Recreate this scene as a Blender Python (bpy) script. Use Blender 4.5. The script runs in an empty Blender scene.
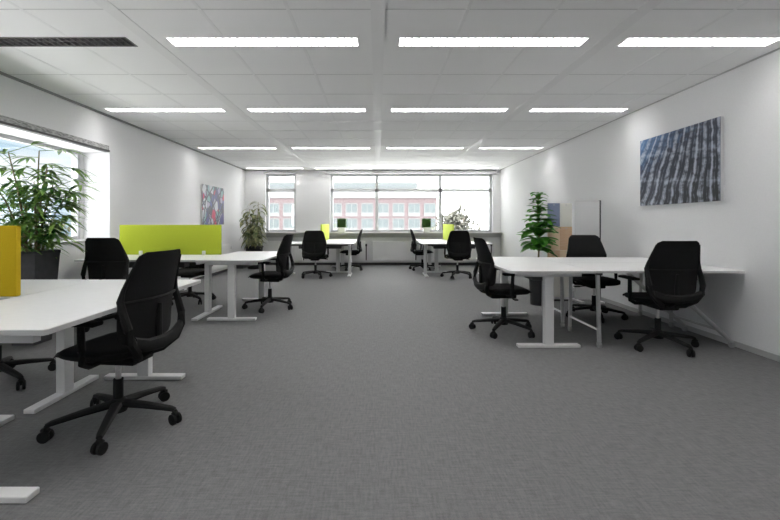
import bpy, bmesh, math, random
from mathutils import Vector, Matrix
R = math.radians
scene = bpy.context.scene
col = scene.collection

# ---------------- camera, world, exposure ----------------
cam_data = bpy.data.cameras.new('camera')
cam = bpy.data.objects.new('camera', cam_data); col.objects.link(cam)
cam.location = (0, 0, 1.15); cam.rotation_euler = (R(90), 0, 0)
cam_data.sensor_width = 36; cam_data.lens = 36 * 410 / 780
cam_data.shift_x = (390 - 378) / 780; cam_data.shift_y = -(260 - 223) / 780
cam_data.clip_end = 400
scene.camera = cam
scene.view_settings.view_transform = 'Standard'
scene.view_settings.look = 'None'
scene.view_settings.gamma = 1
scene.view_settings.use_curve_mapping = False
scene.view_settings.exposure = 0.52
LAMP = 15.0
SKY = 6.0

world = bpy.data.worlds.new('sky'); scene.world = world; world.use_nodes = True
nt = world.node_tree; nt.nodes.clear()
wo = nt.nodes.new('ShaderNodeOutputWorld'); bg = nt.nodes.new('ShaderNodeBackground')
tc = nt.nodes.new('ShaderNodeTexCoord'); mp = nt.nodes.new('ShaderNodeMapping')
mp.inputs['Scale'].default_value = (2.0, 2.0, 7.0)
nz = nt.nodes.new('ShaderNodeTexNoise'); nz.inputs['Scale'].default_value = 1.6; nz.inputs['Detail'].default_value = 6
cr = nt.nodes.new('ShaderNodeValToRGB')
cr.color_ramp.elements[0].position = .40; cr.color_ramp.elements[0].color = (.05, .085, .11, 1)
cr.color_ramp.elements[1].position = .56; cr.color_ramp.elements[1].color = (.13, .14, .147, 1)
nt.links.new(tc.outputs['Generated'], mp.inputs['Vector']); nt.links.new(mp.outputs[0], nz.inputs['Vector'])
nt.links.new(nz.outputs['Fac'], cr.inputs[0])
# the sky clears towards the west (left of the room), white overcast to the north
sx = nt.nodes.new('ShaderNodeSeparateXYZ'); nt.links.new(tc.outputs['Generated'], sx.inputs[0])
mr = nt.nodes.new('ShaderNodeMapRange'); mr.inputs['From Min'].default_value = -.45; mr.inputs['From Max'].default_value = -.56
nt.links.new(sx.outputs['X'], mr.inputs['Value'])
mxw = nt.nodes.new('ShaderNodeMixRGB'); mxw.inputs[1].default_value = (.97, .985, 1, 1)
nt.links.new(mr.outputs[0], mxw.inputs[0]); nt.links.new(cr.outputs[0], mxw.inputs[2])
nt.links.new(mxw.outputs[0], bg.inputs[0])
bg.inputs['Strength'].default_value = SKY
nt.links.new(bg.outputs[0], wo.inputs[0])

# ---------------- materials ----------------
def mat(name, c, rough=.6, metal=0, spec=.5, emit=None):
    m = bpy.data.materials.new(name); m.use_nodes = True
    b = m.node_tree.nodes['Principled BSDF']
    b.inputs['Base Color'].default_value = (*c, 1); b.inputs['Roughness'].default_value = rough
    b.inputs['Metallic'].default_value = metal; b.inputs['Specular IOR Level'].default_value = spec
    if emit:
        b.inputs['Emission Color'].default_value = (1, .99, .97, 1); b.inputs['Emission Strength'].default_value = emit
    return m
def noisy(name, c1, c2, scale=20, rough=.6, bump=0, stretch=(1, 1, 1), spec=.5, detail=4, metal=0):
    m = mat(name, c1, rough, metal, spec); t = m.node_tree; b = t.nodes['Principled BSDF']
    tc = t.nodes.new('ShaderNodeTexCoord'); mp = t.nodes.new('ShaderNodeMapping'); mp.inputs['Scale'].default_value = stretch
    n = t.nodes.new('ShaderNodeTexNoise'); n.inputs['Scale'].default_value = scale; n.inputs['Detail'].default_value = detail
    r = t.nodes.new('ShaderNodeValToRGB')
    r.color_ramp.elements[0].position = .35; r.color_ramp.elements[1].position = .65
    r.color_ramp.elements[0].color = (*c1, 1); r.color_ramp.elements[1].color = (*c2, 1)
    t.links.new(tc.outputs['Object'], mp.inputs[0]); t.links.new(mp.outputs[0], n.inputs['Vector'])
    t.links.new(n.outputs['Fac'], r.inputs[0]); t.links.new(r.outputs[0], b.inputs['Base Color'])
    if bump:
        bu = t.nodes.new('ShaderNodeBump'); bu.inputs['Strength'].default_value = bump; bu.inputs['Distance'].default_value = .01
        t.links.new(n.outputs['Fac'], bu.inputs['Height']); t.links.new(bu.outputs[0], b.inputs['Normal'])
    return m
M = {}
M['wall'] = noisy('wall_paint', (.78, .78, .79), (.80, .80, .81), 60, .75, .05)
M['ceiling'] = noisy('ceiling_tile', (.92, .92, .92), (.94, .94, .94), 120, .8, .1)
M['grid'] = mat('ceiling_grid_metal', (.88, .88, .88), .5)
M['seam'] = mat('dark_shadow_gap', (.30, .30, .30), .8)
M['frame_grey'] = mat('window_frame_grey', (.55, .56, .57), .5)
M['frame_white'] = mat('window_frame_white', (.72, .72, .72), .5)
M['sill'] = noisy('sill_laminate', (.55, .55, .55), (.60, .60, .60), 30, .4)
M['base_dark'] = mat('baseboard_dark', (.06, .06, .06), .6)
M['base_light'] = mat('baseboard_light', (.45, .45, .45), .6)
M['black_plastic'] = noisy('black_plastic', (.006, .006, .006), (.010, .010, .010), 80, .7, spec=.25)
M['black_fabric'] = noisy('black_fabric', (.008, .008, .008), (.018, .018, .019), 260, .9, .3, spec=.2)
M['black_mesh'] = noisy('black_mesh', (.008, .008, .008), (.016, .016, .017), 400, .8, .4, spec=.25)
M['chrome'] = mat('brushed_chrome', (.6, .6, .6), .3, 1)
M['desk_top'] = noisy('desk_top_laminate', (.76, .76, .76), (.80, .80, .80), 14, .38, stretch=(1, 6, 1))
M['edge'] = mat('desk_edge_band', (.50, .50, .50), .5)
M['desk_metal'] = mat('desk_leg_coated', (.66, .66, .66), .4)
M['desk_beam'] = mat('desk_beam_dark', (.05, .05, .05), .5)
M['lime'] = noisy('lime_felt', (.44, .52, .035), (.50, .58, .05), 300, .85, .1, spec=.2)
M['mustard'] = noisy('mustard_felt', (.50, .35, .010), (.55, .39, .014), 300, .85, .1, spec=.2)
M['pale_lime'] = noisy('pale_lime_felt', (.62, .74, .10), (.68, .80, .14), 300, .85, .1, spec=.2)
M['clamp'] = mat('clear_white_plastic', (.80, .82, .76), .3)
M['tube'] = mat('lamp_light', (.9, .9, .9), .5, emit=LAMP)
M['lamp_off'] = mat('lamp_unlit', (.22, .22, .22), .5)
M['louvre'] = mat('louvre_white', (.85, .85, .85), .4)
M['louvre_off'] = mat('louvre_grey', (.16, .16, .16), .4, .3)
M['pot_dark'] = noisy('pot_charcoal', (.045, .046, .05), (.06, .06, .066), 15, .6)
M['pot_black'] = mat('pot_black', (.02, .02, .022), .5)
M['pot_white'] = mat('pot_white', (.8, .8, .8), .4)
M['soil'] = noisy('potting_soil', (.03, .02, .012), (.07, .05, .03), 90, .95, .6)
M['leaf_dark'] = noisy('palm_leaf', (.012, .055, .014), (.10, .26, .04), 5, .45)
M['leaf_mid'] = noisy('broad_leaf', (.02, .10, .015), (.09, .27, .03), 6, .4)
M['leaf_olive'] = noisy('variegated_leaf', (.05, .08, .025), (.42, .42, .22), 9, .5)
M['hedge'] = noisy('boxwood_leaf', (.03, .07, .02), (.06, .13, .02), 60, .6)
M['cane'] = noisy('plant_cane', (.18, .15, .07), (.30, .26, .13), 25, .6)
M['radiator'] = mat('radiator_enamel', (.86, .86, .86), .4)
M['cab_white'] = mat('cabinet_white', (.74, .74, .74), .5)
M['door_blue'] = mat('slate_blue_laminate', (.24, .28, .42), .5)
M['door_cream'] = mat('cream_laminate', (.84, .82, .76), .5)
M['door_peach'] = noisy('peach_wood', (.84, .65, .45), (.88, .71, .52), 12, .5, stretch=(1, 1, 8))
M['door_tan'] = noisy('tan_wood', (.72, .47, .29), (.78, .54, .36), 12, .5, stretch=(1, 1, 8))
M['brick'] = noisy('pink_brick', (.145, .11, .113), (.165, .13, .133), 2, .9)
M['concrete'] = noisy('pale_concrete', (.19, .20, .20), (.205, .215, .215), 1, .9)
M['pane_ext'] = mat('teal_reflecting_glass', (.095, .12, .123), .5)
M['tree_leaf'] = noisy('tree_foliage', (.125, .13, .10), (.165, .165, .135), 1.2, .8)
M['tree_leaf_dark'] = noisy('tree_foliage_green', (.04, .06, .035), (.13, .12, .04), 1.0, .8)
M['bark'] = noisy('tree_bark', (.2, .17, .13), (.35, .3, .24), 6, .9)
M['ground'] = noisy('bounce_paving', (.78, .78, .77), (.84, .84, .82), .4, .9)  # made extra pale so the ground bounces daylight up to the ceiling

def carpet():
    m = mat('woven_carpet', (.1, .1, .1), .75, spec=.35); t = m.node_tree; b = t.nodes['Principled BSDF']
    tc = t.nodes.new('ShaderNodeTexCoord'); outs = []
    for s in ((90, 14, 1), (14, 90, 1), (190, 190, 1)):
        mp = t.nodes.new('ShaderNodeMapping'); mp.inputs['Scale'].default_value = s
        n = t.nodes.new('ShaderNodeTexNoise'); n.inputs['Scale'].default_value = 1; n.inputs['Detail'].default_value = 3
        t.links.new(tc.outputs['Object'], mp.inputs[0]); t.links.new(mp.outputs[0], n.inputs['Vector']); outs.append(n)
    a = t.nodes.new('ShaderNodeMath'); a.operation = 'ADD'; t.links.new(outs[0].outputs['Fac'], a.inputs[0]); t.links.new(outs[1].outputs['Fac'], a.inputs[1])
    a2 = t.nodes.new('ShaderNodeMath'); a2.operation = 'ADD'; t.links.new(a.outputs[0], a2.inputs[0]); t.links.new(outs[2].outputs['Fac'], a2.inputs[1])
    d = t.nodes.new('ShaderNodeMath'); d.operation = 'MULTIPLY'; d.inputs[1].default_value = 1 / 3; t.links.new(a2.outputs[0], d.inputs[0])
    r = t.nodes.new('ShaderNodeValToRGB'); r.color_ramp.elements[0].position = .30; r.color_ramp.elements[1].position = .70
    r.color_ramp.elements[0].color = (.088, .088, .089, 1); r.color_ramp.elements[1].color = (.205, .205, .207, 1)
    t.links.new(d.outputs[0], r.inputs[0]); t.links.new(r.outputs[0], b.inputs['Base Color'])
    bu = t.nodes.new('ShaderNodeBump'); bu.inputs['Strength'].default_value = .5; bu.inputs['Distance'].default_value = .004
    t.links.new(d.outputs[0], bu.inputs['Height']); t.links.new(bu.outputs[0], b.inputs['Normal'])
    return m
M['carpet'] = carpet()

def leafmat(name, c1, c2, scale):
    m = noisy(name, c1, c2, scale, .45); t = m.node_tree; b = t.nodes['Principled BSDF']; o = t.nodes['Material Output']
    tr = t.nodes.new('ShaderNodeBsdfTranslucent'); mx = t.nodes.new('ShaderNodeMixShader'); mx.inputs[0].default_value = .35
    src = b.inputs['Base Color'].links[0].from_socket; t.links.new(src, tr.inputs[0])
    t.links.new(b.outputs[0], mx.inputs[1]); t.links.new(tr.outputs[0], mx.inputs[2]); t.links.new(mx.outputs[0], o.inputs[0])
    return m
M['leaf_dark'] = leafmat('palm_leaf', (.03, .15, .03), (.32, .50, .12), 7)
M['leaf_mid'] = leafmat('broad_leaf', (.03, .17, .02), (.13, .42, .04), 6)
M['leaf_olive'] = leafmat('variegated_leaf', (.05, .09, .025), (.42, .42, .22), 12)
M['hedge'] = leafmat('boxwood_leaf', (.02, .07, .01), (.06, .16, .02), 60)
def glass():
    m = bpy.data.materials.new('window_glass'); m.use_nodes = True; t = m.node_tree; t.nodes.clear()
    o = t.nodes.new('ShaderNodeOutputMaterial'); mx = t.nodes.new('ShaderNodeMixShader'); mx.inputs[0].default_value = .06
    tr = t.nodes.new('ShaderNodeBsdfTransparent'); tr.inputs[0].default_value = (.97, .965, .96, 1)
    g = t.nodes.new('ShaderNodeBsdfGlossy'); g.inputs['Roughness'].default_value = .02
    t.links.new(tr.outputs[0], mx.inputs[1]); t.links.new(g.outputs[0], mx.inputs[2]); t.links.new(mx.outputs[0], o.inputs[0])
    return m
M['glass'] = glass()

# ---------------- helpers ----------------
class MB:
    def __init__(s): s.bm = bmesh.new()
    def box(s, x0, x1, y0, y1, z0, z1):
        r = bmesh.ops.create_cube(s.bm, size=1)
        for v in r['verts']:
            v.co = Vector(((x0 + x1) / 2 + v.co.x * (x1 - x0), (y0 + y1) / 2 + v.co.y * (y1 - y0), (z0 + z1) / 2 + v.co.z * (z1 - z0)))
        return s
    def rbox(s, x0, x1, y0, y1, z0, z1, r=.01, seg=2):
        b = bmesh.new(); bmesh.ops.create_cube(b, size=1)
        for v in b.verts:
            v.co = Vector(((x0 + x1) / 2 + v.co.x * (x1 - x0), (y0 + y1) / 2 + v.co.y * (y1 - y0), (z0 + z1) / 2 + v.co.z * (z1 - z0)))
        bmesh.ops.bevel(b, geom=b.edges[:], offset=r, segments=seg, affect='EDGES', profile=.5)
        s.merge(b); return s
    def merge(s, b):
        me = bpy.data.meshes.new('tmp'); b.to_mesh(me); b.free(); s.bm.from_mesh(me); bpy.data.meshes.remove(me)
    def tube(s, pts, r, seg=8, flat=1.0):
        """pts list of points; r a radius or a list; closed ends. flat squashes the section vertically"""
        pts = [Vector(p) for p in pts]; n = len(pts)
        rs = r if isinstance(r, (list, tuple)) else [r] * n
        rings = []
        for i, p in enumerate(pts):
            d = (pts[min(i + 1, n - 1)] - pts[max(i - 1, 0)]).normalized()
            up = Vector((0, 0, 1)) if abs(d.z) < .95 else Vector((0, 1, 0))
            a = d.cross(up).normalized(); b = a.cross(d).normalized()
            rings.append([s.bm.verts.new(p + rs[i] * (a * math.cos(2 * math.pi * k / seg) + b * flat * math.sin(2 * math.pi * k / seg))) for k in range(seg)])
        for i in range(n - 1):
            for k in range(seg):
                s.bm.faces.new((rings[i][k], rings[i][(k + 1) % seg], rings[i + 1][(k + 1) % seg], rings[i + 1][k]))
        s.bm.faces.new(rings[0][::-1]); s.bm.faces.new(rings[-1]); return s
    def lathe(s, prof, c=(0, 0, 0), seg=20):
        rings = []
        for (r, z) in prof:
            rings.append([s.bm.verts.new((c[0] + r * math.cos(2 * math.pi * k / seg), c[1] + r * math.sin(2 * math.pi * k / seg), c[2] + z)) for k in range(seg)])
        for i in range(len(prof) - 1):
            for k in range(seg):
                s.bm.faces.new((rings[i][k], rings[i][(k + 1) % seg], rings[i + 1][(k + 1) % seg], rings[i + 1][k]))
        s.bm.faces.new(rings[0][::-1]); s.bm.faces.new(rings[-1]); return s
    def square_pot(s, w0, w1, h, lip=.015, inset=.03):
        """hollow tapered square pot, w0 bottom half width, w1 top half width"""
        def ring(w, z): return [s.bm.verts.new((x * w, y * w, z)) for x, y in ((-1, -1), (1, -1), (1, 1), (-1, 1))]
        rs = [ring(w0, 0), ring(w1 - .004, h - .03), ring(w1, h - .028), ring(w1, h), ring(w1 - lip, h), ring(w1 - inset, h - .06)]
        for a, b in zip(rs, rs[1:]):
            for k in range(4): s.bm.faces.new((a[k], a[(k + 1) % 4], b[(k + 1) % 4], b[k]))
        s.bm.faces.new(rs[0][::-1]); s.bm.faces.new(rs[-1]); return s
    def leaf(s, base, d, L, W, droop=.3, fold=.15, n=6, tip=1.0, wid=None):
        d = Vector(d).normalized(); side = d.cross(Vector((0, 0, 1)))
        if side.length < .05: side = Vector((1, 0, 0))
        side.normalize(); p = Vector(base); cur = d.copy(); prev = None
        for i in range(n + 1):
            t = i / n
            w = W * (math.sin(math.pi * min(1, (t * .92 + .06))) ** (.7 if tip < 1 else 1.0)) * .5
            nrm = side.cross(cur).normalized()
            a = s.bm.verts.new(p - side * w + nrm * w * fold); c = s.bm.verts.new(p); b = s.bm.verts.new(p + side * w + nrm * w * fold)
            if prev:
                s.bm.faces.new((prev[0], prev[1], c, a)); s.bm.faces.new((prev[1], prev[2], b, c))
            prev = (a, c, b)
            cur = (cur + Vector((0, 0, -droop / n))).normalized(); p = p + cur * (L / n)
        return s
    def build(s, name, m, parent=None, smooth=False, rot=None):
        if rot is not None: bmesh.ops.rotate(s.bm, cent=(0, 0, 0), matrix=Matrix.Rotation(rot, 3, 'Z'), verts=s.bm.verts[:])
        bmesh.ops.recalc_face_normals(s.bm, faces=s.bm.faces[:])
        me = bpy.data.meshes.new(name); s.bm.to_mesh(me); s.bm.free()
        ms = m if isinstance(m, list) else [m]
        for x in ms: me.materials.append(x)
        if smooth:
            for p in me.polygons: p.use_smooth = True
            try: me.set_sharp_from_angle(angle=R(40))
            except Exception: pass
        o = bpy.data.objects.new(name, me); col.objects.link(o)
        if parent: o.parent = parent
        return o
def tag(o, label=None, cat=None, group=None, kind=None):
    if label: o['label'] = label
    if cat: o['category'] = cat
    if group: o['group'] = group
    if kind: o['kind'] = kind
    return o
def empty(name, loc, rz=0, label=None, cat=None, group=None, kind=None):
    o = bpy.data.objects.new(name, None); col.objects.link(o); o.empty_display_size = .1
    o.location = loc; o.rotation_euler = (0, 0, rz)
    return tag(o, label, cat, group, kind)
def kids(o): return [c for c in list(col.objects) if c.parent is o]
def copy_tree(o, parent=None):
    c = o.copy(); col.objects.link(c)
    if parent: c.parent = parent
    for ch in kids(o): copy_tree(ch, c)
    return c
def struct(o): o['kind'] = 'structure'; return o

# ---------------- room shell ----------------
XL, XR, YB, YF, H = -3.63, 3.33, 11.2, -2.4, 2.6
WX = -4.02                       # plane of the left windows
struct(MB().box(-4.15, 3.6, YF - .15, YB + .35, -.2, 0).build('floor', M['carpet']))
# lights: rows across the ceiling
ROWS = [(1.25, .17), (3.28, .17), (5.26, .17), (7.93, .17), (10.85, .15), (-.8, .17)]  # first and last rows are out of view, added to light the room
COLS = [(-3.47, -1.97), (-1.67, -.15), (.16, 1.66), (1.95, 3.18)]
fix = [(x0, x1, y - w / 2, y + w / 2) for (y, w) in ROWS for (x0, x1) in COLS]
mb = MB()
xs = sorted({-4.15, 3.6} | {v for f in fix for v in f[:2]}); ys = sorted({YF - .15, YB + .35} | {round(v, 4) for f in fix for v in f[2:]})
for a, b in zip(xs, xs[1:]):
    for c, d in zip(ys, ys[1:]):
        mx_, my_ = (a + b) / 2, (c + d) / 2
        if any(f[0] < mx_ < f[1] and f[2] < my_ < f[3] for f in fix): continue
        mb.box(a, b, c, d, H, H + .12)
ceiling = struct(mb.build('ceiling', M['ceiling']))
# ceiling grid: broad bands every 1.8 m, thin bars at 0.6 m
mb = MB(); cuts = sorted((y - w / 2 - .01, y + w / 2 + .01) for y, w in ROWS)
def run(x0, x1):
    yy = YF
    hit = any(x1 > c0 and x0 < c1 for c0, c1 in COLS)
    if not hit: mb.box(x0, x1, YF, YB, H - .003, H + .001); return
    for c0, c1 in cuts: mb.box(x0, x1, yy, c0, H - .002, H + .001); yy = c1
    mb.box(x0, x1, yy, YB, H - .002, H + .001)
for k in (-1, 0, 1): run(k * 1.81 - .05, k * 1.81 + .05)
for k in (-3.02, -2.42, -1.21, -.61, .61, 1.21, 2.42, 3.02): run(k - .012, k + .012)
struct(mb.build('trim_1', M['grid']))
mb = MB(); y = YF + .3
while y < YB:
    if not any(c0 - .02 < y < c1 + .02 for c0, c1 in cuts): mb.box(XL, XR, y - .005, y + .005, H - .0015, H + .001)
    y += .61
struct(mb.build('trim_2', mat('ceiling_joint', (.66, .66, .66), .7)))

# left wall with a long recessed window band
W0, W1, SZ, HZ = -1.4, 5.55, .91, 2.1
mb = MB(); mb.box(-4.15, XL, W1, YB + .35, 0, H).box(-4.15, XL, YF, W0, 0, H).box(-4.15, XL, W0, W1, 0, SZ).box(-4.15, XL, W0, W1, HZ, H)
struct(mb.build('wall_left', M['wall']))
mb = MB(); mb.box(XR, 3.6, YF - .15, 6.01, 0, H).box(XR + .02, 3.6, 6.01, YB + .35, 0, H)
struct(mb.build('wall_right', M['wall']))
struct(MB().box(-4.15, 3.6, YF - .15, YF, 0, H).build('wall_front', M['wall']))
# back wall: narrow window -3.09..-2.24, wide window -1.31..3.14
BW = [(-3.08, -2.24), (-1.31, 3.14)]; BZ0, BZ1 = .90, 2.50
mb = MB(); x = XL
for a, b in BW:
    mb.box(x, a, YB, YB + .35, 0, H).box(a, b, YB, YB + .35, 0, BZ0).box(a, b, YB, YB + .35, BZ1, H); x = b
mb.box(x, XR + .02, YB, YB + .35, 0, H)
struct(mb.build('wall_back', M['wall']))
# ceiling edge gaps and baseboards
struct(MB().box(XL, XL + .025, YF, YB, H - .022, H - .0005).build('trim_3', M['seam']))
struct(MB().box(XR - .012, XR, YF, YB, H - .012, H - .0005).build('trim_4', M['base_light']))
struct(MB().box(XL, XL + .014, YF, YB, 0, .05).build('baseboard_left', M['base_dark']))
struct(MB().box(XR - .012, XR, YF, YB, 0, .05).build('baseboard_right', M['base_light']))
struct(MB().box(XL + .014, XR - .012, YB - .014, YB, 0, .07).build('baseboard_back', M['base_dark']))

# windows
def win_x(name, y0, y1, z0, z1, mull):
    w = empty(name, (WX, (y0 + y1) / 2, z0), kind='structure'); oy = (y0 + y1) / 2
    b = MB(); f = .045
    b.box(-.03, .03, y0 - oy, y1 - oy, 0, f).box(-.03, .03, y0 - oy, y1 - oy, z1 - z0 - f, z1 - z0)
    for m_ in [y0 + f / 2] + mull + [y1 - f / 2]: b.box(-.035, .035, m_ - oy - f / 2, m_ - oy + f / 2, 0, z1 - z0)
    b.build('window_frame', M['frame_grey'], w)
    ys_ = [y0] + mull + [y1]
    for a, c in zip(ys_, ys_[1:]): MB().box(-.004, .004, a - oy + .02, c - oy - .02, .02, z1 - z0 - .02).build('pane', M['glass'], w)
    return w
win_x('window_1', W0, W1 - .06, SZ + .02, HZ - .0, [.35, 2.1, 3.8])
struct(MB().box(-4.06, XL + .02, W0 + .001, W1 - .001, SZ, SZ + .022).build('trim_5', M['sill']))
struct(MB().box(-4.06, -3.98, W1 - .06, W1 - .001, SZ + .022, HZ).build('trim_6', M['frame_white']))
# blind cassette rail along the head of the left windows
t = empty('blind_rail', (XL, 0, HZ - .01), 0, 'long grey perforated roller blind rail over the left window', 'blind rail')
MB().box(.001, .055, W0, W1 - .10, .028, .085).build('cassette', noisy('rail_grey', (.22, .22, .22), (.5, .5, .5), 22, .5, stretch=(1, 1, 4), detail=1), t)
b = MB(); b.rbox(.001, .07, W0, W1 - .10, 0, .027, .006); b.build('bottom_bar', mat('rail_dark', (.07, .07, .07), .5), t)

def win_y(name, x0, x1, mull, trans):
    w = empty(name, ((x0 + x1) / 2, YB + .14, BZ0), kind='structure'); ox = (x0 + x1) / 2; f = .06; h = BZ1 - BZ0
    b = MB(); b.box(x0 - ox, x1 - ox, -.03, .03, 0, f).box(x0 - ox, x1 - ox, -.03, .03, h - f, h)
    for m_ in [x0 + f / 2] + mull + [x1 - f / 2]: b.box(m_ - ox - .04, m_ - ox + .04, -.035, .035, 0, h)
    b.box(x0 - ox, x1 - ox, -.035, .035, trans - BZ0 - .045, trans - BZ0 + .045)
    b.build('window_frame', M['frame_grey'], w)
    xs_ = [x0] + mull + [x1]
    for a, c in zip(xs_, xs_[1:]):
        MB().box(a - ox + .03, c - ox - .03, -.004, .004, .03, trans - BZ0).build('pane', M['glass'], w)
        MB().box(a - ox + .03, c - ox - .03, -.004, .004, trans - BZ0, h - .03).build('pane', M['glass'], w)
    return w
win_y('window_2', -3.08, -2.24, [], 2.05)
win_y('window_3', -1.31, 3.14, [-.03, 1.72], 2.05)
struct(MB().box(XL, XR, YB - .20, YB + .10, BZ0 - .03, BZ0).build('trim_7', M['sill']))
struct(MB().box(XL, XR, YB - .05, YB - .001, .76, BZ0 - .03).build('trim_8', mat('conduit_grey', (.5, .5, .5), .5)))
struct(MB().box(-1.40, 3.2, YB - .10, YB - .002, BZ1 + .0, BZ1 + .06).build('trim_9', M['frame_grey']))
struct(MB().box(-3.12, -2.2, YB - .04, YB - .002, BZ1 + .0, BZ1 + .05).build('trim_10', M['frame_grey']))

# radiators
def radiator(x0, x1, loc, rz, label):
    t = empty('radiator', loc, rz, label, 'radiator')
    b = MB(); b.rbox(0, x1 - x0, -.08, -.02, .12, .66, .008)
    b.build('panel', M['radiator'], t)
    g = MB(); x = .04
    while x < x1 - x0 - .04: g.box(x, x + .012, -.084, -.079, .16, .62); x += .05
    g.build('fins', M['radiator'], t)
    v = MB(); v.tube([(x1 - x0 + .03, -.05, .14), (x1 - x0 + .03, -.05, .52)], .012); v.lathe([(.022, 0), (.022, .06)], (x1 - x0 + .03, -.05, .52), 10); v.build('valve', M['black_plastic'], t)
    for q in (.1, x1 - x0 - .14): MB().box(q, q + .04, -.02, -.0005, .3, .5).build('bracket', M['frame_white'], t)
    return t
for x0, x1, lb in ((-3.45, -2.05, 'white panel radiator under the narrow window in the far left corner'),
               (-1.85, -.35, 'white panel radiator behind the far left desk, left end of the wide window'),
               (-.15, 1.0, 'white panel radiator in the open gap between the two far desks'),
               (1.25, 3.05, 'white panel radiator behind the far right desk')):
    radiator(x0, x1, (x0, YB - .001, 0), 0, lb)
radiator(0, 1.9, (XL + .001, 8.0, 0), R(90), 'long white radiator on the left wall beneath the colourful abstract canvas')
radiator(0, 1.5, (XL + .001, 5.9, 0), R(90), 'white radiator on the left wall level with the lime desk screen')

# ---------------- ceiling lights ----------------
rowname = ['unseen row added above the camera', 'nearest row in view', 'second row in view', 'third row in view', 'last row before the far windows', 'unseen row added behind the camera']
colname = ['far left', 'centre left', 'centre right', 'far right']
def lamp(x0, x1, y, w, on, label, proto={}):
    L = x1 - x0; key = (round(L, 3), on)
    if key in proto:
        t = copy_tree(proto[key])
    else:
        t = empty('ceiling_light', (0, 0, 0)); proto[key] = t
        b = MB(); e = .012; a = L / 2; c = w / 2
        b.box(-a, a, -c, -c + e, -.004, .08).box(-a, a, c - e, c, -.004, .06).box(-a, -a + e, -c + e, c - e, -.004, .08).box(a - e, a, -c + e, c - e, -.004, .08)
        b.box(-a, a, -c, c, .08, .09)
        b.build('housing', M['louvre'] if on else M['louvre_off'], t)
        MB().box(-a + e, a - e, -c + e, c - e, .055, .065).build('diffuser', M['tube'] if on else M['lamp_off'], t)
        b = MB(); n = int(L / .055)
        for i in range(1, n): xx = -a + L * i / n; b.box(xx - .004, xx + .004, -c + e, c - e, .0, .030)
        b.box(-a + e, a - e, -.002, .002, .0, .030)
        b.build('louvre', M['louvre'] if on else M['louvre_off'], t)
    t.location = ((x0 + x1) / 2, y, H)
    tag(t, label, 'ceiling light', 'recessed louvre lights in rows across the ceiling')
for i, (y, w) in enumerate(ROWS):
    for j, (x0, x1) in enumerate(COLS):
        on = not (i == 1 and j == 0)
        if i == 1 and j == 0: lb = 'unlit dark grey louvre light, the only one switched off, nearest row at far left'
        else: lb = 'lit white recessed louvre light, %s of the %s' % (colname[j], rowname[i])
        lamp(x0, x1, y, w, on, lb)

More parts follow.
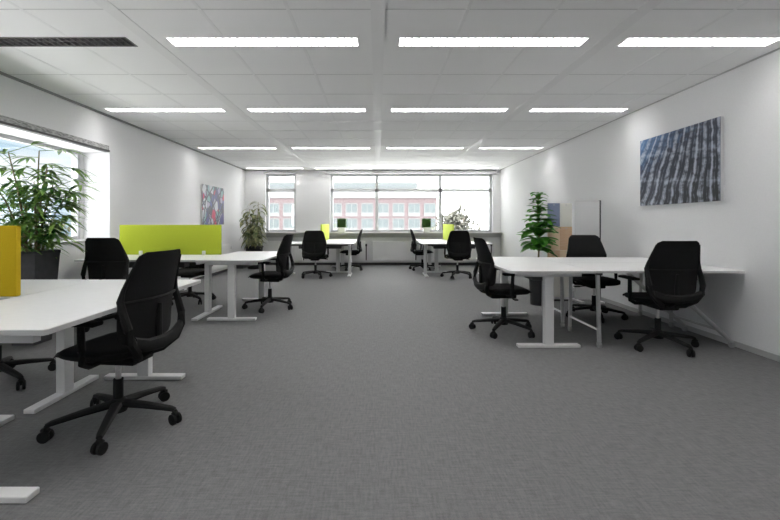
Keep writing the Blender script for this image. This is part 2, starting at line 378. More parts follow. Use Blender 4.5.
# ---------------- office chair ----------------
def make_chair():
    t = empty('office_chair', (0, 0, 0)); BP, BF, BM_ = M['black_plastic'], M['black_fabric'], M['black_mesh']
    # five-star base
    b = MB(); b.lathe([(.045, .075), (.05, .09), (.045, .135), (.030, .15)], seg=16)
    for k in range(5):
        a = R(72 * k); c, s = math.cos(a), math.sin(a)
        b.tube([(c * .03, s * .03, .120), (c * .16, s * .16, .108), (c * .30, s * .30, .088), (c * .325, s * .325, .080)], [.032, .027, .021, .016], 8, .7)
    base = b.build('star_base', BP, t, True)
    for k in range(5):
        a = R(72 * k); c, s = math.cos(a), math.sin(a); px, py = c * .325, s * .325
        w = MB(); sw = R(72 * k + 60); dx, dy = math.cos(sw), math.sin(sw)
        for off in (-.016, .016):
            cx, cy = px + dx * off, py + dy * off
            w.tube([(cx - dx * .009, cy - dy * .009, .029), (cx - dx * .007, cy - dy * .007, .029), (cx + dx * .007, cy + dy * .007, .029), (cx + dx * .009, cy + dy * .009, .029)], [.025, .0305, .0305, .025], 14)
        w.tube([(px, py, .03), (px, py, .082)], .008, 6)
        w.tube([(px - dy * .02, py + dx * .02, .05), (px, py, .062), (px + dy * .018, py - dx * .018, .055)], [.012, .02, .012], 8)
        w.build('caster', BP, base, True)
    b = MB(); b.tube([(0, 0, .13), (0, 0, .26)], .026, 14); b.build('gas_sleeve', BP, t, True)
    b = MB(); b.tube([(0, 0, .255), (0, 0, .37)], .015, 12); b.build('gas_lift', M['chrome'], t, True)
    b = MB(); b.rbox(-.09, .09, -.16, .11, .362, .408, .014); b.tube([(.08, .03, .385), (.21, .04, .378)], .007, 6); b.rbox(.19, .26, .02, .06, .370, .386, .006)
    b.build('mechanism', BP, t, True)
    # seat
    b = bmesh.new(); n = 14; vt = []
    def seatz(u, v): return .486 - .010 * (1 - abs(u) ** 3) - (.035 * max(0, (v - .45)) ** 2 / .3) + .008 * max(0, -v - .5)
    def seatxy(u, v):
        wx = .245 * (1 - .05 * abs(v) ** 3) ; wy = .235
        # superellipse mapping for round corners
        x = u * math.sqrt(max(0, 1 - .38 * v * v)) ; y = v * math.sqrt(max(0, 1 - .38 * u * u))
        k = 1.06
        return x * wx * k, y * wy * k + .028
    top = [[None] * (n + 1) for _ in range(n + 1)]; bot = [[None] * (n + 1) for _ in range(n + 1)]
    for i in range(n + 1):
        for j in range(n + 1):
            u, v = -1 + 2 * i / n, -1 + 2 * j / n; x, y = seatxy(u, v)
            m_ = max(abs(u), abs(v)); dz = .022 * m_ ** 8
            top[i][j] = b.verts.new((x, y, seatz(u, v) - dz)); bot[i][j] = b.verts.new((x * .93, y * .93, .405 + dz * .5 + .02 * m_ ** 3))
    for i in range(n):
        for j in range(n):
            b.faces.new((top[i][j], top[i + 1][j], top[i + 1][j + 1], top[i][j + 1])); b.faces.new((bot[i][j], bot[i][j + 1], bot[i + 1][j + 1], bot[i + 1][j]))
    for i in range(n):
        b.faces.new((top[i][0], bot[i][0], bot[i + 1][0], top[i + 1][0])); b.faces.new((top[i][n], top[i + 1][n], bot[i + 1][n], bot[i][n]))
        b.faces.new((top[0][i], top[0][i + 1], bot[0][i + 1], bot[0][i])); b.faces.new((top[n][i], bot[n][i], bot[n][i + 1], top[n][i + 1]))
    s = MB(); s.merge(b); s.build('seat', BF, t, True)
    # back profile
    def prof(z):
        k = (z - .50) / .52
        return -.225 + .014 * math.sin(k * 3.2) - .085 * max(0, k) ** 1.3
    def wid(z):
        k = (z - .50) / .52
        w_ = .222 + .012 * min(1, max(0, (z - .50) / .22)); w = w_ - .060 * max(0, (z - .74) / .27) ** 1.15
        return w
    def shell(z0, z1, th, rtop, rbot, nz=14, nx=12, grow=0.0):
        b = bmesh.new(); F, K = [], []
        for j in range(nz + 1):
            z = z0 + (z1 - z0) * j / nz; w = wid(z) + grow
            for (lim, rr, top_) in ((z1, rtop, True), (z0, rbot, False)):
                dz = (lim - z) if top_ else (z - lim)
                if dz < rr: w -= rr - math.sqrt(max(0, rr * rr - (rr - dz) ** 2))
            fr, bk = [], []
            for i in range(nx + 1):
                u = -1 + 2 * i / nx; x = u * w; cv = .055 * (x / .23) ** 2
                tt = th * (1 - .6 * abs(u) ** 4) * (1 - .5 * (abs(2 * j / nz - 1)) ** 6)
                y = prof(z) + cv
                fr.append(b.verts.new((x, y + tt, z))); bk.append(b.verts.new((x, y - tt * .6, z)))
            F.append(fr); K.append(bk)
        for j in range(nz):
            for i in range(nx):
                b.faces.new((F[j][i], F[j][i + 1], F[j + 1][i + 1], F[j + 1][i])); b.faces.new((K[j][i + 1], K[j][i], K[j + 1][i], K[j + 1][i + 1]))
            b.faces.new((F[j][0], F[j + 1][0], K[j + 1][0], K[j][0])); b.faces.new((F[j][nx], K[j][nx], K[j + 1][nx], F[j + 1][nx]))
        for i in range(nx):
            b.faces.new((F[0][i], K[0][i], K[0][i + 1], F[0][i + 1])); b.faces.new((F[nz][i], F[nz][i + 1], K[nz][i + 1], K[nz][i]))
        s = MB(); s.merge(b); return s
    shell(.735, .995, .016, .030, .01).build('backrest', BF, t, True)
    shell(.500, .732, .009, .01, .06).build('lumbar_panel', BM_, t, True)
    # frame loop: up both sides and beneath, joining under the seat
    b = MB()
    for s_ in (-1, 1):
        pts = []
        for z in (.96, .88, .80):
            w = wid(z) + .002; pts.append((s_ * w, prof(z) + .055 * (w / .23) ** 2 - .004, z))
        pts += [(s_ * .234, -.195, .745), (s_ * .236, -.215, .675), (s_ * .233, -.238, .60), (s_ * .216, -.248, .53), (s_ * .170, -.240, .465), (s_ * .10, -.20, .415), (s_ * .04, -.12, .392)]
        b.tube(pts, [.006, .008, .011, .018, .021, .023, .024, .024, .022, .018], 8)
    for z in (.733,):
        pts = []
        for i in range(9):
            u = -1 + i / 4; x = u * wid(z); pts.append((x, prof(z) + .055 * (x / .23) ** 2 - .012, z))
        b.tube(pts, .009, 6)
    b.tube([(-.21, -.248, .53), (-.12, -.262, .492), (0, -.268, .480), (.12, -.262, .492), (.21, -.248, .53)], [.020, .024, .026, .024, .020], 8, 1.5)
    b.tube([(0, -.14, .395), (0, -.25, .46), (0, prof(.6) - .02, .58), (0, prof(.7) - .018, .7)], [.02, .02, .018, .012], 8)
    b.build('back_frame', BP, t, True)
    for s_ in (-1, 1):
        a = MB()
        a.tube([(s_ * .10, .0, .40), (s_ * .22, -.01, .405), (s_ * .262, -.01, .43), (s_ * .268, -.01, .50), (s_ * .262, 0, .63)], [.016, .018, .020, .019, .017], 8)
        arm = a.build('armrest', BP, t, True)
        p = MB(); p.rbox(s_ * .262 - .038, s_ * .262 + .038, -.10, .13, .625, .648, .010, 3); p.build('arm_pad', BP, arm, True)
    return t
chair0 = make_chair()
# (x, y, direction the sitter faces in degrees, phase ignored, label)
CH = [
 (-1.488, 2.35, 174, 'large black office chair nearest the camera, pulled up to the front left desk', 'front left desk'),
 (-2.76, 2.97, 2, 'black office chair behind the mustard screen, only its castor base showing beneath the desk', 0),
 (-2.90, 4.60, 86, 'black office chair with its back to us, between the potted palm and lime screen', 0),
 (-2.75, 6.0, 268, 'black office chair mostly hidden behind the lime screen, base showing under the desk', 0),
 (-1.465, 5.56, 174, 'black office chair seen side-on at the aisle end of the desk with the lime screen', 0),
 (-1.33, 8.73, 92, 'black office chair facing away at the far left desk, beside the pale green screen', 0),
 (-.68, 10.08, 180, 'small side-on black office chair at the far left desks, nearest the aisle', 0),
 (1.335, 4.36, 3, 'black office chair seen side-on at the left end of the right-hand desk', 0),
 (2.62, 3.84, 90, 'black office chair with its back to us at the folding table by the right wall', 0),
 (2.65, 5.03, 268, 'black office chair facing us behind the folding table, beside the coloured locker', 0),
 (1.69, 8.72, 88, 'black office chair facing away at the far right desk, beside the pale green screen', 0),
 (1.09, 10.08, 0, 'small side-on black office chair at the far right desks, nearest the aisle', 0)]
for i, (x, y, a, lb, _) in enumerate(CH):
    o = chair0 if i == 0 else copy_tree(chair0)
    o.location = (x, y, 0); o.rotation_euler = (0, 0, R(a - 90))
    tag(o, lb, 'chair', 'black swivel office chairs')
    if i == 0 or True:
        for ch in kids(o):
            if ch.name.startswith('star_base'): ch.rotation_euler = (0, 0, R(-(a - 90) + [0, -25, 20, 30, 50, 10, 40, 20, -6, 40, 24, 80][i]))

# ---------------- desks ----------------
DZ = .72
def slab(a, c, rad, z0, z1):
    # rounded rectangle, radii given for the near-left, near-right, far-right, far-left corners
    b = MB(); pts = []
    for (sx_, sy_), r_, a0 in zip(((-1, -1), (1, -1), (1, 1), (-1, 1)), rad, (180, 270, 0, 90)):
        for k in range(7):
            g = R(a0 + 15 * k); pts.append((sx_ * (a - r_) + r_ * math.cos(g), sy_ * (c - r_) + r_ * math.sin(g)))
    lo = [b.bm.verts.new((x, y, z0)) for x, y in pts]; hi = [b.bm.verts.new((x, y, z1)) for x, y in pts]; n = len(pts)
    b.bm.faces.new(lo[::-1]); b.bm.faces.new(hi)
    for k in range(n): b.bm.faces.new((lo[k], lo[(k + 1) % n], hi[(k + 1) % n], hi[k]))
    return b
def desk(name, x0, x1, y0, y1, along, label, legs=2, cat='desk', foot=.57, rad=(.02, .02, .02, .02), off=(.12, .12)):
    cx, cy = (x0 + x1) / 2, (y0 + y1) / 2
    t = empty(name, (cx, cy, 0), 0, label, cat, 'white T-leg office desks'); a, c = (x1 - x0) / 2, (y1 - y0) / 2
    slab(a, c, rad, DZ - .004, DZ).build('tabletop', M['desk_top'], t)
    slab(a, c, rad, DZ - .024, DZ - .0042).build('edge_band', M['edge'], t)
    # frame beams
    L = c if along == 'y' else a
    pos = [-L + off[0], L - off[1]] if legs == 2 else [legs]
    for o_ in (-.10, .10):
        b = MB()
        if along == 'y': b.box(o_ - .02, o_ + .02, -L + .145, L - .145, DZ - .0655, DZ - .0265)
        else: b.box(-L + .145, L - .145, o_ - .02, o_ + .02, DZ - .0655, DZ - .0265)
        b.build('frame_beam', M['desk_beam'], t)
    b = MB()
    if along == 'y': b.rbox(-.075, .075, -L + .3, L - .3, DZ - .13, DZ - .027, .01)
    else: b.rbox(-L + .3, L - .3, -.075, .075, DZ - .13, DZ - .027, .01)
    b.build('cable_tray', M['desk_beam'], t)
    for p in pos:
        l = MB()
        if along == 'y':
            l.rbox(-.042, .042, p - .03, p + .03, .028, DZ - .066, .005); l.box(-.30, .30, p - .02, p + .02, DZ - .0655, DZ - .0265)
            leg = l.build('leg', M['desk_metal'], t); f = MB(); f.rbox(-foot / 2, foot / 2, p - .035, p + .035, .002, .03, .005); f.build('foot', M['desk_metal'], leg)
        else:
            l.rbox(p - .03, p + .03, -.042, .042, .028, DZ - .066, .005); l.box(p - .02, p + .02, -.30, .30, DZ - .0655, DZ - .0265)
            leg = l.build('leg', M['desk_metal'], t); f = MB(); f.rbox(p - .035, p + .035, -foot / 2, foot / 2, .002, .03, .005); f.build('foot', M['desk_metal'], leg)
    return t
desk('office_desk', -2.105, -1.34, 1.65, 3.12, 'y', 'white desk in the front left corner of the view, the nearest desk', off=(.06, .09))
d = desk('office_desk', -2.83, -2.11, 2.37, 3.12, 'x', 'short white return desk behind the mustard screen, joined to the nearest desk', legs=.375)
pl = MB(); pl.rbox(.03, .11, -.37, -.31, .028, DZ - .028, .005); lg = pl.build('leg', M['desk_metal'], d); MB().rbox(-.18, .345, -.465, -.345, .002, .03, .005).build('foot', M['desk_metal'], lg)
desk('office_desk', -2.115, -1.34, 4.73, 6.22, 'y', 'white desk reaching out to the aisle beyond the end of the lime screen', rad=(.02, .05, .25, .02))
desk('office_desk', -3.56, -2.12, 4.79, 5.60, 'x', 'white desk carrying the lime screen, in front of the left wall', off=(.12, .032), foot=.80)
desk('office_desk', -2.03, -.50, 8.60, 9.40, 'x', 'white desk at the far left with a chair facing away in front')
desk('office_desk', -1.33, -.53, 9.41, 10.9, 'y', 'white desk under the left end of the wide window, side-on chair at it')
desk('office_desk', .92, 2.42, 8.60, 9.40, 'x', 'white desk at the far right with a chair facing away in front')
desk('office_desk', .96, 1.76, 9.41, 10.9, 'y', 'white desk under the right end of the wide window, side-on chair at it')
desk('office_desk', 1.19, 1.965, 3.68, 5.22, 'y', 'white T-leg desk at the aisle side of the right-hand table group', rad=(.05, .02, .02, .28), off=(.12, .10))

# folding table against the right wall
chr_ = mat('satin_steel', (.5, .5, .5), .35, .8)
def folding(y0, y1, splay, label):
    cy = (y0 + y1) / 2; c = (y1 - y0) / 2
    t = empty('folding_table', (2.64, cy, 0), 0, label, 'table', 'white folding tables')
    MB().rbox(-.67, .672, -c, c, DZ - .006, DZ, .002, 1).build('tabletop', M['desk_top'], t)
    MB().box(-.67, .672, -c, c, DZ - .024, DZ - .0062).build('edge_band', M['edge'], t)
    MB().box(-.62, .60, -.03, .03, DZ - .06, DZ - .0245).box(-.62, -.58, -c + .06, c - .06, DZ - .05, DZ - .0245).box(splay - .02, splay + .02, -c + .06, c - .06, DZ - .05, DZ - .0245).build('frame', M['desk_beam'], t)
    xb2 = .62 if splay < .3 else splay
    for (xt, xb) in ((-.60, -.60), (splay, xb2)):
        for yb in (-c + .08, c - .08):
            l = MB(); l.tube([(xt, yb * .9, DZ - .04), (xb, yb, .055)], .019, 10); lg = l.build('leg', chr_, t, True)
            w = MB(); w.tube([(xb - .012, yb, .029), (xb + .012, yb, .029)], .028, 14); w.tube([(xb, yb, .03), (xb, yb, .075)], .010, 8); w.build('caster', mat('caster_grey', (.35, .35, .35), .5), lg, True)
    for x_ in (-.60, xb2 - (.11 if splay < .3 else 0)): MB().tube([(x_, -c + .08, .16), (x_, c - .08, .16)], .011, 8).build('crossbar', chr_, t, True)
folding(3.70, 4.44, -.06, 'white folding table with splayed chrome castor legs, nearer one against the right wall')
folding(4.45, 5.15, .60, 'white folding table behind the nearer one, chair facing us pushed up to it')
# ---------------- desk screens ----------------
def screen(x0, x1, y0, y1, z1, m, label, clamps, bottom=.0):
    cx, cy = (x0 + x1) / 2, (y0 + y1) / 2
    t = empty('desk_screen', (cx, cy, DZ), 0, label, 'desk screen', 'felt desk screens')
    b = MB(); b.rbox(x0 - cx, x1 - cx, y0 - cy, y1 - cy, .002 + bottom, z1 - DZ, .008, 2); b.build('felt_panel', m, t, True)
    for (px, py) in clamps:
        c = MB()
        if (x1 - x0) > (y1 - y0): c.rbox(px - cx - .02, px - cx + .02, y0 - cy - .03, y0 - cy - .0005, 0.001, .055, .004)
        else: c.rbox(x0 - cx - .03, x0 - cx - .0005, py - cy - .02, py - cy + .02, 0.001, .055, .004)
        c.build('bracket', M['clamp'], t)
    return t
screen(-2.83, -2.10, 2.38, 2.415, 1.135, M['mustard'], 'mustard yellow felt desk screen at the left edge of the view', [])
screen(-3.50, -2.125, 5.545, 5.58, 1.125, M['lime'], 'wide lime green felt screen across the second left desk', [(-2.35, 5.5), (-3.2, 5.5)])
screen(-1.325, -1.29, 9.45, 10.85, 1.12, M['pale_lime'], 'pale green screen seen nearly edge-on at the far left desks', [])
screen(1.72, 1.755, 9.45, 10.85, 1.12, M['pale_lime'], 'pale green screen seen nearly edge-on at the far right desks', [(0, 9.8)])

# ---------------- wall art ----------------
def art_tower():
    m = mat('tower_photo_print', (.2, .2, .3), .5); t = m.node_tree; b = t.nodes['Principled BSDF']
    tc = t.nodes.new('ShaderNodeTexCoord'); s = t.nodes.new('ShaderNodeSeparateXYZ'); t.links.new(tc.outputs['Generated'], s.inputs[0])
    def math_(op, a, b_=None, c=None):
        n = t.nodes.new('ShaderNodeMath'); n.operation = op
        for i, v in enumerate((a, b_, c)):
            if v is None: continue
            if isinstance(v, (int, float)): n.inputs[i].default_value = v
            else: t.links.new(v, n.inputs[i])
        return n.outputs[0]
    # u runs left to right as seen in the room (far end to near end), v up
    u = math_('SUBTRACT', 1, s.outputs['Y']); v = s.outputs['Z']
    # facade ribs curving together towards the top
    sp = math_('MULTIPLY_ADD', v, -.35, 1.0)
    q = math_('DIVIDE', math_('SUBTRACT', u, .95), math_('ADD', sp, math_('MULTIPLY', math_('SUBTRACT', .95, u), .25)))
    q2 = math_('MULTIPLY', q, 10)
    nz = t.nodes.new('ShaderNodeTexNoise'); nz.inputs['Scale'].default_value = 3; t.links.new(tc.outputs['Generated'], nz.inputs['Vector'])
    q3 = math_('ADD', q2, math_('MULTIPLY', nz.outputs['Fac'], .9))
    rib = math_('SUBTRACT', 1, math_('POWER', math_('ABSOLUTE', math_('SINE', math_('MULTIPLY', q3, math.pi))), .6))
    fine = math_('SUBTRACT', 1, math_('POWER', math_('ABSOLUTE', math_('SINE', math_('MULTIPLY', q3, math.pi * 2.5))), .5))
    rib = math_('ADD', math_('MULTIPLY', rib, .75), math_('MULTIPLY', fine, .35))
    vv = math_('MULTIPLY_ADD', u, .35, math_('MULTIPLY', v, 2.6))
    fl = math_('SUBTRACT', 1, math_('POWER', math_('ABSOLUTE', math_('SINE', math_('MULTIPLY', vv, math.pi))), .35))
    n2 = t.nodes.new('ShaderNodeTexNoise'); n2.inputs['Scale'].default_value = 14; n2.inputs['Detail'].default_value = 5; t.links.new(tc.outputs['Generated'], n2.inputs['Vector'])
    base = t.nodes.new('ShaderNodeValToRGB'); e = base.color_ramp.elements
    e[0].position = 0; e[0].color = (.012, .014, .02, 1); e[1].position = .95; e[1].color = (.10, .24, .48, 1)
    mid = base.color_ramp.elements.new(.5); mid.color = (.018, .026, .055, 1)
    bv = math_('ADD', math_('MULTIPLY', v, .55), math_('MULTIPLY', math_('SUBTRACT', .75, u), .38))
    bv = math_('ADD', bv, math_('MULTIPLY', math_('SUBTRACT', n2.outputs['Fac'], .5), .5))
    t.links.new(bv, base.inputs[0])
    mx = t.nodes.new('ShaderNodeMixRGB'); mx.inputs[2].default_value = (.46, .50, .60, 1); t.links.new(base.outputs[0], mx.inputs[1])
    f = math_('ADD', math_('MULTIPLY', math_('MULTIPLY', rib, 1.9), math_('MULTIPLY_ADD', n2.outputs['Fac'], 2.2, -.45)), math_('MULTIPLY', fl, math_('POWER', n2.outputs['Fac'], 1.6)))
    f = math_('MAXIMUM', math_('MINIMUM', math_('MULTIPLY', math_('SUBTRACT', f, .22), 1.25), .95), 0); t.links.new(f, mx.inputs[0]); t.links.new(mx.outputs[0], b.inputs['Base Color'])
    return m
def art_abs():
    m = mat('abstract_print', (.2, .2, .3), .5); t = m.node_tree; b = t.nodes['Principled BSDF']
    tc = t.nodes.new('ShaderNodeTexCoord'); mp = t.nodes.new('ShaderNodeMapping'); mp.inputs['Scale'].default_value = (.2, 5.6, 3.4); mp.inputs['Rotation'].default_value = (.5, 0, 0)
    t.links.new(tc.outputs['Generated'], mp.inputs[0])
    v = t.nodes.new('ShaderNodeTexVoronoi'); v.feature = 'F1'; v.inputs['Scale'].default_value = 1.3
    v2 = t.nodes.new('ShaderNodeTexVoronoi'); v2.feature = 'DISTANCE_TO_EDGE'; v2.inputs['Scale'].default_value = 1.3
    t.links.new(mp.outputs[0], v.inputs['Vector']); t.links.new(mp.outputs[0], v2.inputs['Vector'])
    s = t.nodes.new('ShaderNodeSeparateColor'); t.links.new(v.outputs['Color'], s.inputs[0])
    r = t.nodes.new('ShaderNodeValToRGB'); r.color_ramp.interpolation = 'CONSTANT'
    cs = [(.42, .44, .50), (.08, .07, .24), (.60, .62, .66), (.09, .11, .32), (.25, .42, .44), (.60, .06, .14), (.45, .42, .55), (.08, .08, .12)]
    for i, c in enumerate(cs):
        e = r.color_ramp.elements[i] if i < 2 else r.color_ramp.elements.new(i / 8)
        e.position = i / 8; e.color = (*c, 1)
    t.links.new(s.outputs[0], r.inputs[0])
    lt = t.nodes.new('ShaderNodeMath'); lt.operation = 'LESS_THAN'; lt.inputs[1].default_value = .03; t.links.new(v2.outputs['Distance'], lt.inputs[0])
    mx = t.nodes.new('ShaderNodeMixRGB'); mx.inputs[2].default_value = (.05, .045, .07, 1)
    sx_ = t.nodes.new('ShaderNodeSeparateXYZ'); t.links.new(tc.outputs['Generated'], sx_.inputs[0])
    def mt(op, a_, b_):
        n = t.nodes.new('ShaderNodeMath'); n.operation = op
        for i_, v_ in enumerate((a_, b_)):
            if isinstance(v_, (int, float)): n.inputs[i_].default_value = v_
            else: t.links.new(v_, n.inputs[i_])
        return n.outputs[0]
    acc = lt.outputs[0]
    for ky, kz in ((2.6, 1.7), (2.2, -2.0), (3.1, -.6)):
        g = mt('ADD', mt('MULTIPLY', sx_.outputs['Y'], ky), mt('MULTIPLY', sx_.outputs['Z'], kz))
        acc = mt('MAXIMUM', acc, mt('LESS_THAN', mt('FRACT', g, 0), .11))
    t.links.new(acc, mx.inputs[0]); t.links.new(r.outputs[0], mx.inputs[1]); t.links.new(mx.outputs[0], b.inputs['Base Color'])
    return m
t = empty('wall_picture', (XR, 4.55, 1.365), 0, 'large blue and grey photo print of a curved tower facade on the right wall', 'picture')
MB().box(-.030, -.001, -.60, .60, 0, .81).build('stretcher', M['frame_white'], t)
MB().box(-.036, -.0305, -.602, .602, -.002, .812).build('print', art_tower(), t)
t = empty('wall_picture', (XL, 8.98, 1.12), 0, 'colourful abstract canvas with dark crossing lines and a red patch on the left wall', 'picture')
MB().box(.001, .030, -.58, .58, 0, .83).build('stretcher', M['frame_white'], t)
MB().box(.0305, .036, -.582, .582, -.002, .832).build('print', art_abs(), t)

# ---------------- locker and partition ----------------
t = empty('locker_cabinet', (2.665, 6.2, 0), 0, 'narrow locker tower with blue, cream and tan doors beside the broad-leaved plant', 'locker')
MB().box(-.18, .18, -.18, .2, .03, 1.445).build('body', M['cab_white'], t)
MB().box(-.17, .17, -.16, .19, .0, .03).build('plinth', M['base_dark'], t)
grid = [['door_blue', 'door_cream'], ['door_peach', 'door_tan'], ['door_tan', 'door_peach'], ['door_cream', 'door_cream']]
names = {'door_blue': 'slate blue door', 'door_cream': 'cream white door', 'door_peach': 'pale peach wood door', 'door_tan': 'tan wood door'}
for r_ in range(4):
    for c_ in range(2):
        z1 = 1.44 - r_ * .345; x0 = -.178 + c_ * .179
        dd = MB().rbox(x0, x0 + .176, -.199, -.181, z1 - .342, z1, .003, 1).build('door', M[grid[r_][c_]], t); tag(dd, names[grid[r_][c_]])
        MB().rbox(x0 + .075, x0 + .10, -.206, -.1992, z1 - .03, z1 - .022, .002, 1).build('handle', M['chrome'], dd)
t = empty('partition_screen', (3.03, 5.97, 0), 0, 'pale grey freestanding partition with a thin black right edge, right of the locker', 'partition')
MB().rbox(-.165, .19, -.015, .015, .04, 1.475, .004, 1).build('panel', M['cab_white'], t)
MB().rbox(.191, .207, -.017, .017, .03, 1.48, .003, 1).build('edge_post', M['black_plastic'], t)
for x in (-.12, .16): MB().rbox(x - .03, x + .03, -.15, .15, .001, .03, .005, 1).build('foot', M['desk_metal'], t)

# ---------------- plants ----------------
def bamboo_palm():
    random.seed(4)
    t = empty('potted_palm', (-3.33, 3.95, 0), 0, 'tall leafy palm in a tapered charcoal pot in front of the left window', 'plant')
    MB().square_pot(.105, .155, .885).build('pot', M['pot_dark'], t)
    MB().box(-.124, .124, -.124, .124, .80, .842).build('soil', M['soil'], t)
    f = MB()
    for k in range(9):
        a = k * 2.4; r = random.uniform(.02, .09); x, y = r * math.cos(a), r * math.sin(a)
        h = random.uniform(.62, 1.0); lean = random.uniform(.05, .28); la = a + random.uniform(-.6, .6)
        if k == 0: h, lean = 1.0, .05
        P = lambda s_: Vector((x + lean * s_ ** 1.7 * math.cos(la), y + lean * s_ ** 1.7 * math.sin(la), .842 + h * s_))
        MB().tube([P(0), P(.35), P(.7), P(1)], [.011, .009, .007, .005], 7).build('stem', M['cane'], t, True)
        for j in range(16):
            s_ = .06 + .94 * j / 15; base = P(s_); fa = random.uniform(0, 6.28)
            el = random.uniform(.0, .6); pd = Vector((math.cos(fa), math.sin(fa), el)).normalized(); pl_ = random.uniform(.06, .24)
            tip = base + pd * pl_
            if tip.x < -.26: tip.x = -.26
            f.tube([base, tip], .003, 4)
            n = random.randint(6, 9)
            for q in range(n):
                ang = (q - (n - 1) / 2) * .38 + random.uniform(-.1, .1)
                d = Vector((math.cos(fa + ang), math.sin(fa + ang), el * .7 + random.uniform(-.35, .25)))
                L = random.uniform(.15, .27)
                if tip.x + d.normalized().x * L < -.29: L *= .4
                f.leaf(tip, d, L, random.uniform(.026, .042), random.uniform(.3, 1.0), .12)
    f.build('foliage', M['leaf_dark'], t)
bamboo_palm()
def broadleaf():
    random.seed(8)
    t = empty('potted_plant', (2.27, 5.80, 0), 0, 'broad-leaved green plant in a tall black pot left of the coloured locker', 'plant')
    MB().lathe([(.11, 0), (.14, .60), (.16, .62), (.16, .645), (.145, .645), (.13, .60)], seg=24).build('pot', M['pot_black'], t, True)
    MB().lathe([(.125, .6005), (.125, .62)], seg=20).build('soil', M['soil'], t)
    MB().tube([(0, 0, .62), (.01, 0, .95), (-.01, .01, 1.3), (0, 0, 1.56)], [.013, .011, .009, .005], 8).build('stem', M['cane'], t, True)
    f = MB()
    for k in range(105):
        s_ = k / 104; z = .76 + .82 * s_; a = k * 2.4 + random.uniform(-.3, .3)
        L = (.30 - .10 * s_) * random.uniform(.8, 1.1); 
        L *= .65 + .5 * math.sin(math.pi * (min(1, s_ * 1.1 + .15)))
        d = Vector((math.cos(a), math.sin(a), random.uniform(.0, .7)))
        f.leaf((0, 0, z), d, L, L * .55, random.uniform(.4, 1.0), .2, 6, .5)
    f.build('foliage', M['leaf_mid'], t)
broadleaf()
def corner_plant():
    random.seed(11)
    t = empty('potted_plant', (-3.12, 10.35, 0), 0, 'drooping variegated plant in a dark pot in the far left corner', 'plant')
    MB().lathe([(.16, 0), (.21, .52), (.225, .54), (.225, .57), (.21, .57), (.19, .53)], seg=24).build('pot', M['pot_black'], t, True)
    MB().lathe([(.185, .5305), (.185, .548)], seg=20).build('soil', M['soil'], t)
    f = MB()
    for k in range(5):
        a = k * 1.3; h = [1.12, .8, .95, .7, .55][k]; lean = .05 + .04 * k
        P = lambda s_: Vector((.05 * math.cos(a) + lean * s_ * math.cos(a), .05 * math.sin(a) + lean * s_ * math.sin(a), .548 + h * s_))
        MB().tube([P(0), P(.5), P(1)], [.013, .010, .006], 7).build('stem', M['cane'], t, True)
        for j in range(34):
            s_ = .12 + .88 * j / 33; b_ = random.uniform(0, 6.28); d = Vector((math.cos(b_), math.sin(b_), random.uniform(.1, .9)))
            f.leaf(P(s_), d, random.uniform(.20, .38), random.uniform(.055, .095), random.uniform(1.4, 2.4), .2, 6)
    f.build('foliage', M['leaf_olive'], t)
corner_plant()
def sill_plant(x, label):
    random.seed(int(x * 10) + 50)
    t = empty('clipped_plant', (x, YB - .098, BZ0), 0, label, 'plant', 'clipped cube plants on the sill')
    MB().square_pot(.085, .095, .13, .01, .012).build('pot', M['pot_white'], t)
    f = MB(); f.rbox(-.115, .115, -.08, .08, .132, .36, .02, 2)
    for k in range(700):
        p = Vector((random.uniform(-1, 1), random.uniform(-1, 1), random.uniform(-1, 1))); m_ = random.choice((0, 1, 2)); p[m_] = 1 if p[m_] > 0 else -1
        q = Vector((p.x * .115, p.y * .08, .246 + p.z * .114)); f.leaf(q, p + Vector((random.uniform(-.6, .6), random.uniform(-.6, .6), random.uniform(-.6, .6))), .022, .014, .2, .2, 2)
    f.build('foliage', M['hedge'], t)
sill_plant(-.98, 'small cube-clipped green plant on the sill at the left pane of the wide window')
sill_plant(1.31, 'small cube-clipped green plant on the sill at the middle pane of the wide window')

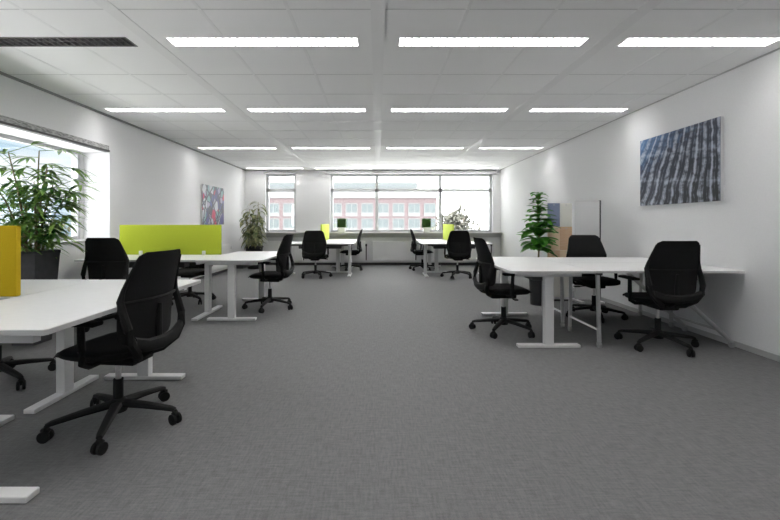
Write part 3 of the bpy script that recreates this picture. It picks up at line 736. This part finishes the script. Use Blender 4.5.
# ---------------- outside ----------------
struct(MB().box(-140, 140, -60, 200, -7.2, -7).build('ground', M['ground']))
t = empty('office_building', (-16, 80, -7), 0, 'long pink brick office building with white window bands across the street', 'building')
MB().box(-34, 27.5, 0, 12, 0, 13.0).build('wall', M['brick'], t)
MB().box(-34.2, 27.7, -.4, 12, 13.0, 14.6).build('parapet', M['concrete'], t)
MB().box(-30, 24, 3, 11, 14.6, 16.4).build('penthouse', mat('penthouse_teal', (.15, .17, .173), .6), t)
w0 = None
for r_ in range(4):
    for k in range(20):
        x = -33 + k * 3.05; z = 10.2 - 2.95 * r_
        if w0 is None:
            w0 = MB().box(0, 2.3, -.12, .05, -.75, 0).box(0, .12, -.1, .05, 0, 1.75).box(1.09, 1.21, -.1, .05, 0, 1.75).box(2.18, 2.3, -.1, .05, 0, 1.75).box(0, 2.3, -.1, .05, 1.65, 1.8).build('window', M['concrete'], t)
            MB().box(.12, 2.18, -.04, -.01, 0, 1.65).build('pane', M['pane_ext'], w0); w = w0
        else: w = copy_tree(w0, t)
        w.location = (x, 0, z)
def tree(x, y, h, r_, m, label, seed, squash=1):
    random.seed(seed); t = empty('tree', (x, y, -7), 0, label, 'tree')
    k = MB(); k.tube([(0, 0, 0), (.2, 0, h * .4), (0, .1, h * .8)], [.35, .25, .1], 8)
    for i in range(6):
        a = i * 1.05; k.tube([(0.1, 0, h * (.35 + .06 * i)), (r_ * .6 * math.cos(a), r_ * .6 * math.sin(a), h * (.55 + .06 * i))], [.12, .04], 5)
    k.build('trunk', M['bark'], t, True)
    f = MB()
    for i in range(2600):
        while True:
            p = Vector((random.uniform(-1, 1), random.uniform(-1, 1), random.uniform(-1, 1)))
            if .3 < p.length < 1: break
        l = .8 + .35 * math.sin(p.x * 5 + seed) * math.cos(p.z * 4 + p.y * 3)
        q = Vector((p.x * r_ * l, p.y * r_ * l, h * .68 + p.z * h * .34 * l * squash))
        f.leaf(q, (random.uniform(-1, 1), random.uniform(-1, 1), random.uniform(-.6, .6)), random.uniform(.4, .8), random.uniform(.25, .4), .2, .2, 2)
    f.build('crown', m, t)
tree(8.6, 46, 10.2, 2.6, M['tree_leaf'], 'pale olive tree outside the right pane of the wide window', 3)
tree(-23, 24, 7.2, 3.2, M['tree_leaf_dark'], 'green and yellow tree outside the left window, directly behind the palm', 5)
tree(-28, 17, 7.0, 3.0, M['tree_leaf_dark'], 'round green tree outside the left window, nearest the camera side', 6)
tree(-34, 40, 8.6, 4.0, M['tree_leaf_dark'], 'distant broad tree beyond the left window', 9)
